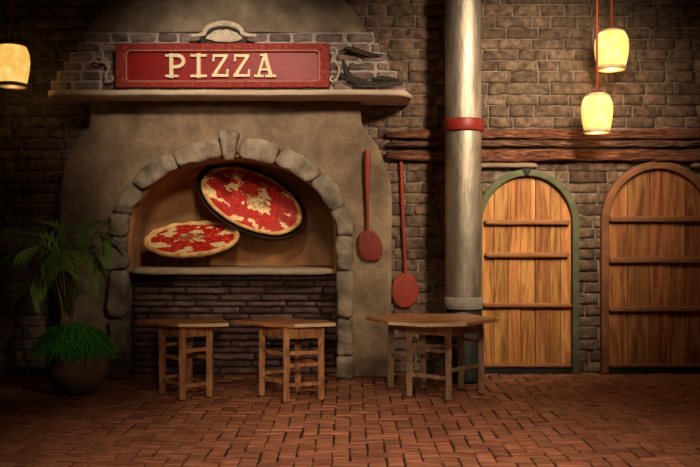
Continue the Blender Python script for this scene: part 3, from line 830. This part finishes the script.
# ------------------------------------------------------------------ red peels
def peel(label, y, hpts, blade, m1, m2, tx):
    top = P(*hpts[0][:2], y); root = thing('pizza_peel', label, 'pizza peel', (top.x, y, Z(blade[3], y)), 'red pizza peels')
    bm = bmesh.new(); v = [P(a, b, y) for a, b, w_ in hpts]; rr = [w_*(y-CAMY)/F/2 for a, b, w_ in hpts]
    vv = smoothpath(v, 6); ww = [r.x for r in smoothpath([Vector((r, 0, 0)) for r in rr], 6)]
    tube(bm, vv, ww, 12)
    for q in bm.verts: q.co.y = y+(q.co.y-y)*.8
    bmesh.ops.bevel(bm, geom=[e for e in bm.edges if len(e.link_faces[0].verts) > 6 or len(e.link_faces[-1].verts) > 6], offset=.004, segments=2, affect='EDGES')
    build('handle', bm, m1, root, smooth=True)
    x0, x1, p0, p1, sq = blade
    cx, cz = (X(x0, y)+X(x1, y))/2, (Z(p0, y)+Z(p1, y))/2; hw, hh = (X(x1, y)-X(x0, y))/2, (Z(p0, y)-Z(p1, y))/2
    pl = []
    for k in range(48):
        a = 2*PI*k/48; ca, sa = math.cos(a), math.sin(a); e = 2/(sq if sa < 0 else 2.0)
        pl.append((cx+tx*(cz-sa*hh-cz)+hw*math.copysign(abs(ca)**e, ca), cz+hh*math.copysign(abs(sa)**e, sa)))
    bm = plate([pl], y-.012, y+.012, .008, 3)
    o = build('blade', bm, m2, root); smooth_angle(o, 50)
YQ = YF-.012
peel('short red pizza peel hung on the right flank of the oven', YQ-.024, [(367, 150.5, 5.5), (367.2, 160, 6.8), (367, 180, 5.6), (367.3, 205, 3.6), (367.8, 232, 3.2), (368.3, 240, 4)], (358.5, 382, 229.5, 260.5, 3.0), M['redwood'], M['darkred'], .15)
peel('long red peel with oval blade hung on the brick wall beside the oven', -.092, [(401, 161.5, 3.8), (401.5, 180, 3.6), (403, 220, 3.4), (405, 260, 3.4), (406, 278, 4)], (391.5, 418.5, 273, 307.5, 2.0), M['redwood'], M['redwood'], 0)

# ------------------------------------------------------------------ tables
def poly_top(bm, pts, z, th, amp=.004):
    a = [bm.verts.new((x, y, z+nz((x, y, 0), 5)*amp)) for x, y in pts]; b = [bm.verts.new((x, y, z-th)) for x, y in pts]
    bm.faces.new(a); bm.faces.new(list(reversed(b)))
    for i in range(len(pts)): j = (i+1) % len(pts); bm.faces.new((a[i], b[i], b[j], a[j]))
def clip_half(poly, ax, lim, keep_less):
    out = []
    for i in range(len(poly)):
        p, q = poly[i], poly[(i+1) % len(poly)]
        ip = (p[ax] <= lim) == keep_less; iq = (q[ax] <= lim) == keep_less
        if ip: out.append(p)
        if ip != iq:
            t = (lim-p[ax])/(q[ax]-p[ax]); out.append((p[0]+(q[0]-p[0])*t, p[1]+(q[1]-p[1])*t))
    return out
def table_px(px, py, ztop):
    d = (CAMZ-ztop)*F/(py-233.5); return ((px-350)*d/F, d+CAMY)
def ground_px(px, py):
    d = CAMZ*F/(py-233.5); return ((px-350)*d/F, d+CAMY)
def make_table(name, label, cat, corners, ztop, legs, order, rungs, mleg, mtop, lw=.052, grp='small wooden tables in front of the oven', th=.03, edge=None):
    pts = [table_px(a, b, ztop) for a, b in corners]
    cx = sum(p[0] for p in pts)/len(pts); cy = sum(p[1] for p in pts)/len(pts)
    root = thing(name, label, cat, (cx, cy, 0), grp)
    # plank top: planks run across (x)
    bm = bmesh.new(); ylo, yhi = min(p[1] for p in pts), max(p[1] for p in pts); npk = max(3, int(round((yhi-ylo)/.11)))
    for i in range(npk):
        a = ylo+(yhi-ylo)*i/npk+(.002 if i else -1); b = ylo+(yhi-ylo)*(i+1)/npk-(.002 if i < npk-1 else -1)
        q = clip_half(clip_half(pts, 1, b, True), 1, a, False)
        if len(q) > 2: poly_top(bm, q, ztop-random.uniform(0, .003), th)
    bmesh.ops.remove_doubles(bm, verts=bm.verts, dist=1e-4)
    bmesh.ops.bevel(bm, geom=bm.edges[:], offset=.003, segments=1, affect='EDGES')
    build('tabletop', bm, mtop, root)
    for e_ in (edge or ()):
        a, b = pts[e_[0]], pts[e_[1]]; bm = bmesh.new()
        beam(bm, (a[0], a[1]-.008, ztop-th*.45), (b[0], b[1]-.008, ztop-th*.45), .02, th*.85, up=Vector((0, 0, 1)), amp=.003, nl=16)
        build('lit_edge', bm, M['litedge'], root, label='pale front edge strip with the caught light painted in')  # pale strip puts the light caught by the front edge into colour
    G_ = [Vector((*p, 0)) for p in legs]
    for g in G_:
        bm = bmesh.new(); beam(bm, g, g+Vector((random.uniform(-.006, .006), random.uniform(-.006, .006), ztop-th+.002)), lw, lw, amp=.006, nl=12); build('leg', bm, mleg, root)
    for i, j in order:
        a, b = G_[i], G_[j]; bm = bmesh.new(); h = Vector((0, 0, ztop-th-.052))
        beam(bm, a+h, b+h, .034, .1, up=Vector((0, 0, 1)), amp=.003)
        build('apron', bm, mleg, root)
    for i, j, hz in rungs:
        a, b = G_[i], G_[j]; bm = bmesh.new(); h = Vector((0, 0, hz)); beam(bm, a+h, b+h, .024, .03, up=Vector((0, 0, 1)), amp=.005); build('stretcher', bm, mleg, root)
    return root
g = ground_px
l1 = [g(183, 400.3), g(210, 397), g(189, 391.5), g(162.5, 394.8)]
make_table('stool_table', 'small wooden table before the brick infill, leftmost of the three', 'table',
    [(178, 323.6), (229, 323.0), (222, 317.6), (137, 319.3)], .652, l1, [(0, 1), (1, 2), (2, 3), (3, 0)],
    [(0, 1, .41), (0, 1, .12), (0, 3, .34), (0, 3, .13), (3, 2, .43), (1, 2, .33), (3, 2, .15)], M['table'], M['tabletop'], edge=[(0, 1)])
l2 = [g(287, 402.3), g(321.3, 400), g(298, 393), g(262, 396)]
make_table('stool_table', 'small wooden table before the right arch column, middle one of the three', 'table',
    [(231, 319.6), (262, 322.5), (294, 324.0), (336, 322.6), (326, 319.6), (280, 317.4)], .652, l2, [(0, 1), (1, 2), (2, 3), (3, 0)],
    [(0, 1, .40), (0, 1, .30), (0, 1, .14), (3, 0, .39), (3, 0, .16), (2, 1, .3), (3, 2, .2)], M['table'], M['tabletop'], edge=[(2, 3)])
l3 = [g(409, 396.8), g(448.5, 401), g(481, 394), g(461, 389), g(423, 388.5), g(391, 388)]
make_table('stool_table', 'six-legged wooden table with angular top standing before the flue pipe, rightmost of the three', 'table',
    [(366, 316), (388, 321.3), (427, 323.6), (466, 322.6), (499, 317.8), (470, 313.6), (400, 313.2)], .668, l3, [(0, 1), (1, 2), (2, 3), (3, 4), (4, 5), (5, 0)],
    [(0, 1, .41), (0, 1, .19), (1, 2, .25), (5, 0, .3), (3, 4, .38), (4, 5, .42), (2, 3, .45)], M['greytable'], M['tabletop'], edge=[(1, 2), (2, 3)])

# ------------------------------------------------------------------ potted palm
yp = -1.05; pc = Vector((X(78, yp), yp, 0)); rg = random.Random(5)
pot = thing('potted_palm', 'dark green palm over bushy grass in a round clay pot left of the oven', 'potted plant', pc)
bm = bmesh.new()
lathe(bm, pc, [(.001, .0), (.13, .0), (.165, .02), (.225, .09), (.255, .17), (.262, .24), (.25, .30), (.262, .335), (.268, .355), (.25, .36), (.235, .33), (.232, .3), (.001, .295)], 48)
build('pot', bm, M['pot'], pot)
bm = bmesh.new()
def blade(bm, p0, d, L, wd, droop, side=None, n=5, fold=.0):
    d = d.normalized(); s = side or d.cross(Vector((0, 0, 1)))
    if s.length < .05: s = Vector((1, 0, 0))
    s = s.normalized(); pr = None
    for i in range(n+1):
        f = i/n; p = p0+d*L*f+Vector((0, 0, -droop*L*f*f)); k = wd*(math.sin(PI*(.12+.88*f))**.8 if i < n else 0.02)
        a, b = bm.verts.new(p-s*k/2), bm.verts.new(p+s*k/2)
        if pr: bm.faces.new((pr[0], pr[1], b, a)).smooth = True
        pr = (a, b)
for _ in range(2600):
    th_ = rg.random()*2*PI; ph_ = math.acos(rg.uniform(.0, 1)); q = Vector((math.cos(th_)*math.sin(ph_), math.sin(th_)*math.sin(ph_), math.cos(ph_)))
    base = pc+Vector((q.x*.27, q.y*.22, .37+q.z*.19))+Vector((rg.uniform(-.04, .02)-.03, 0, 0))
    blade(bm, base, q+Vector((rg.uniform(-.4, .4), rg.uniform(-.4, .4), .5)), rg.uniform(.09, .17), .008, rg.uniform(.5, 1.3), n=4)
bmesh.ops.create_icosphere(bm, subdivisions=3, radius=.22, matrix=Matrix.Translation(pc+Vector((-.01, 0, .38))) @ Matrix.Diagonal((1.15, 1, .8, 1)))
build('grass_tuft', bm, M['grass'], pot, kind='stuff', label='bright green bushy grass spilling over the rim')
fr = [(8, 232, -.1, 50, 240), (38, 222, .1, 60, 232), (20, 252, -.3, 45, 246), (104, 222, .2, 88, 226), (110, 246, .05, 95, 232), (84, 288, -.35, 78, 250), (30, 290, -.3, 44, 262), (66, 232, .25, 66, 236), (98, 268, .2, 88, 246), (0, 262, .1, 30, 246), (62, 268, -.4, 58, 248)]
crown = P(66, 300, yp)
for (tx, ty, dy, mx, my) in fr:
    base = crown+Vector((rg.uniform(-.04, .04), rg.uniform(-.03, .03), -.1)); tip = P(tx, ty, yp+dy); mid = P(mx, my, yp+dy*.6)
    path = smoothpath([base-Vector((0, 0, .12)), base+(mid-base)*.5+Vector((0, 0, .05)), mid, tip], 7); n_ = len(path)
    bm = bmesh.new(); tube(bm, path, [.008*(1-.75*i/n_) for i in range(n_)], 5)
    for f in bm.faces: f.material_index = 1
    m0 = int(n_*.36)
    for i in range(m0, n_):
        for h_ in (0, .33, .66):
            if i == n_-1 and h_: continue
            p = path[i].lerp(path[min(i+1, n_-1)], h_); t = (path[min(i+1, n_-1)]-path[i-1]).normalized()
            f = (i-m0)/(n_-m0)
            for sd in (-1, 1):
                sdv = t.cross(Vector((0, -.35, 1))).normalized()*sd
                d = sdv*.8+t*.75+Vector((0, 0, -.05))
                blade(bm, p, d, (.28-.10*f)*rg.uniform(.8, 1.1), .013, rg.uniform(.12, .5), n=5)
    build('frond', bm, [M['frond'], M['stem']], pot)

# ------------------------------------------------------------------ pendant lamps
def pendant(label, cx, pt, pb, y, cordx=None, wpx=33, grp=None, power=3.5):
    x = X(cx, y); z1, z0 = Z(pt, y), Z(pb, y); H = z1-z0; R = wpx/2*(y-CAMY)/F
    root = thing('pendant_lamp', label, 'pendant lamp', (x, y, z0), 'barrel pendant lamps'); sh = M['shade_dim'] if power < 1 else M['shade']
    bm = bmesh.new()
    lathe(bm, (x, y, z0), [(R*.80, .03), (R*.86, H*.15), (R*.95, H*.34), (R*1.0, H*.55), (R*.97, H*.72), (R*.86, H*.84), (R*.76, H*.90), (R*.74, H*.90), (R*.84, H*.835), (R*.95, H*.72), (R*.98, H*.55), (R*.93, H*.34), (R*.84, H*.15), (R*.78, .03)], 40)
    bmesh.ops.remove_doubles(bm, verts=bm.verts, dist=1e-5)
    build('lamp_shade', bm, sh, root)
    bm = bmesh.new(); lathe(bm, (x, y, z0), [(R*.74, 0), (R*.84, 0), (R*.86, .015), (R*.82, .033), (R*.74, .033)], 40); build('lower_rim', bm, M['shaderim'], root)
    bm = bmesh.new(); lathe(bm, (x, y, z0), [(.012, H*.99), (R*.5, H*.975), (R*.80, H*.92), (R*.80, H*.895), (R*.70, H*.895)], 40); build('cap', bm, M['shaderim'], root)
    bm = bmesh.new(); tube(bm, [(x, y, z0+H*.97), (x, y, ZC)], .011, 8); build('cord', bm, M['cord'], root, label='thin red-brown cord')
    bm = bmesh.new(); lathe(bm, (x, y, ZC), [(.05, -.03), (.05, 0.0)], 20); build('ceiling_rose', bm, M['black'], root)
    bm = bmesh.new(); bmesh.ops.create_uvsphere(bm, u_segments=16, v_segments=10, radius=.045, matrix=Matrix.Translation((x, y, z0+H*.5))); build('bulb', bm, sh, root)
    l = bpy.data.lights.new('bulb_light', 'POINT'); l.energy = power; l.color = (1, .62, .28); l.shadow_soft_size = .04
    lo = bpy.data.objects.new('bulb_light', l); C.objects.link(lo); lo.parent = root; lo.location = (0, 0, -.06)
pendant('glowing yellow barrel pendant, upper one of the pair near the doors', 611.5, 29, 70, -.38, wpx=33.5)
pendant('glowing yellow barrel pendant, lower one of the pair above the log beams', 597, 92.5, 133, -.55, wpx=31)
pendant('glowing yellow barrel pendant hanging alone at the left edge', 12.5, 42, 87, -.7, wpx=33, power=.6)
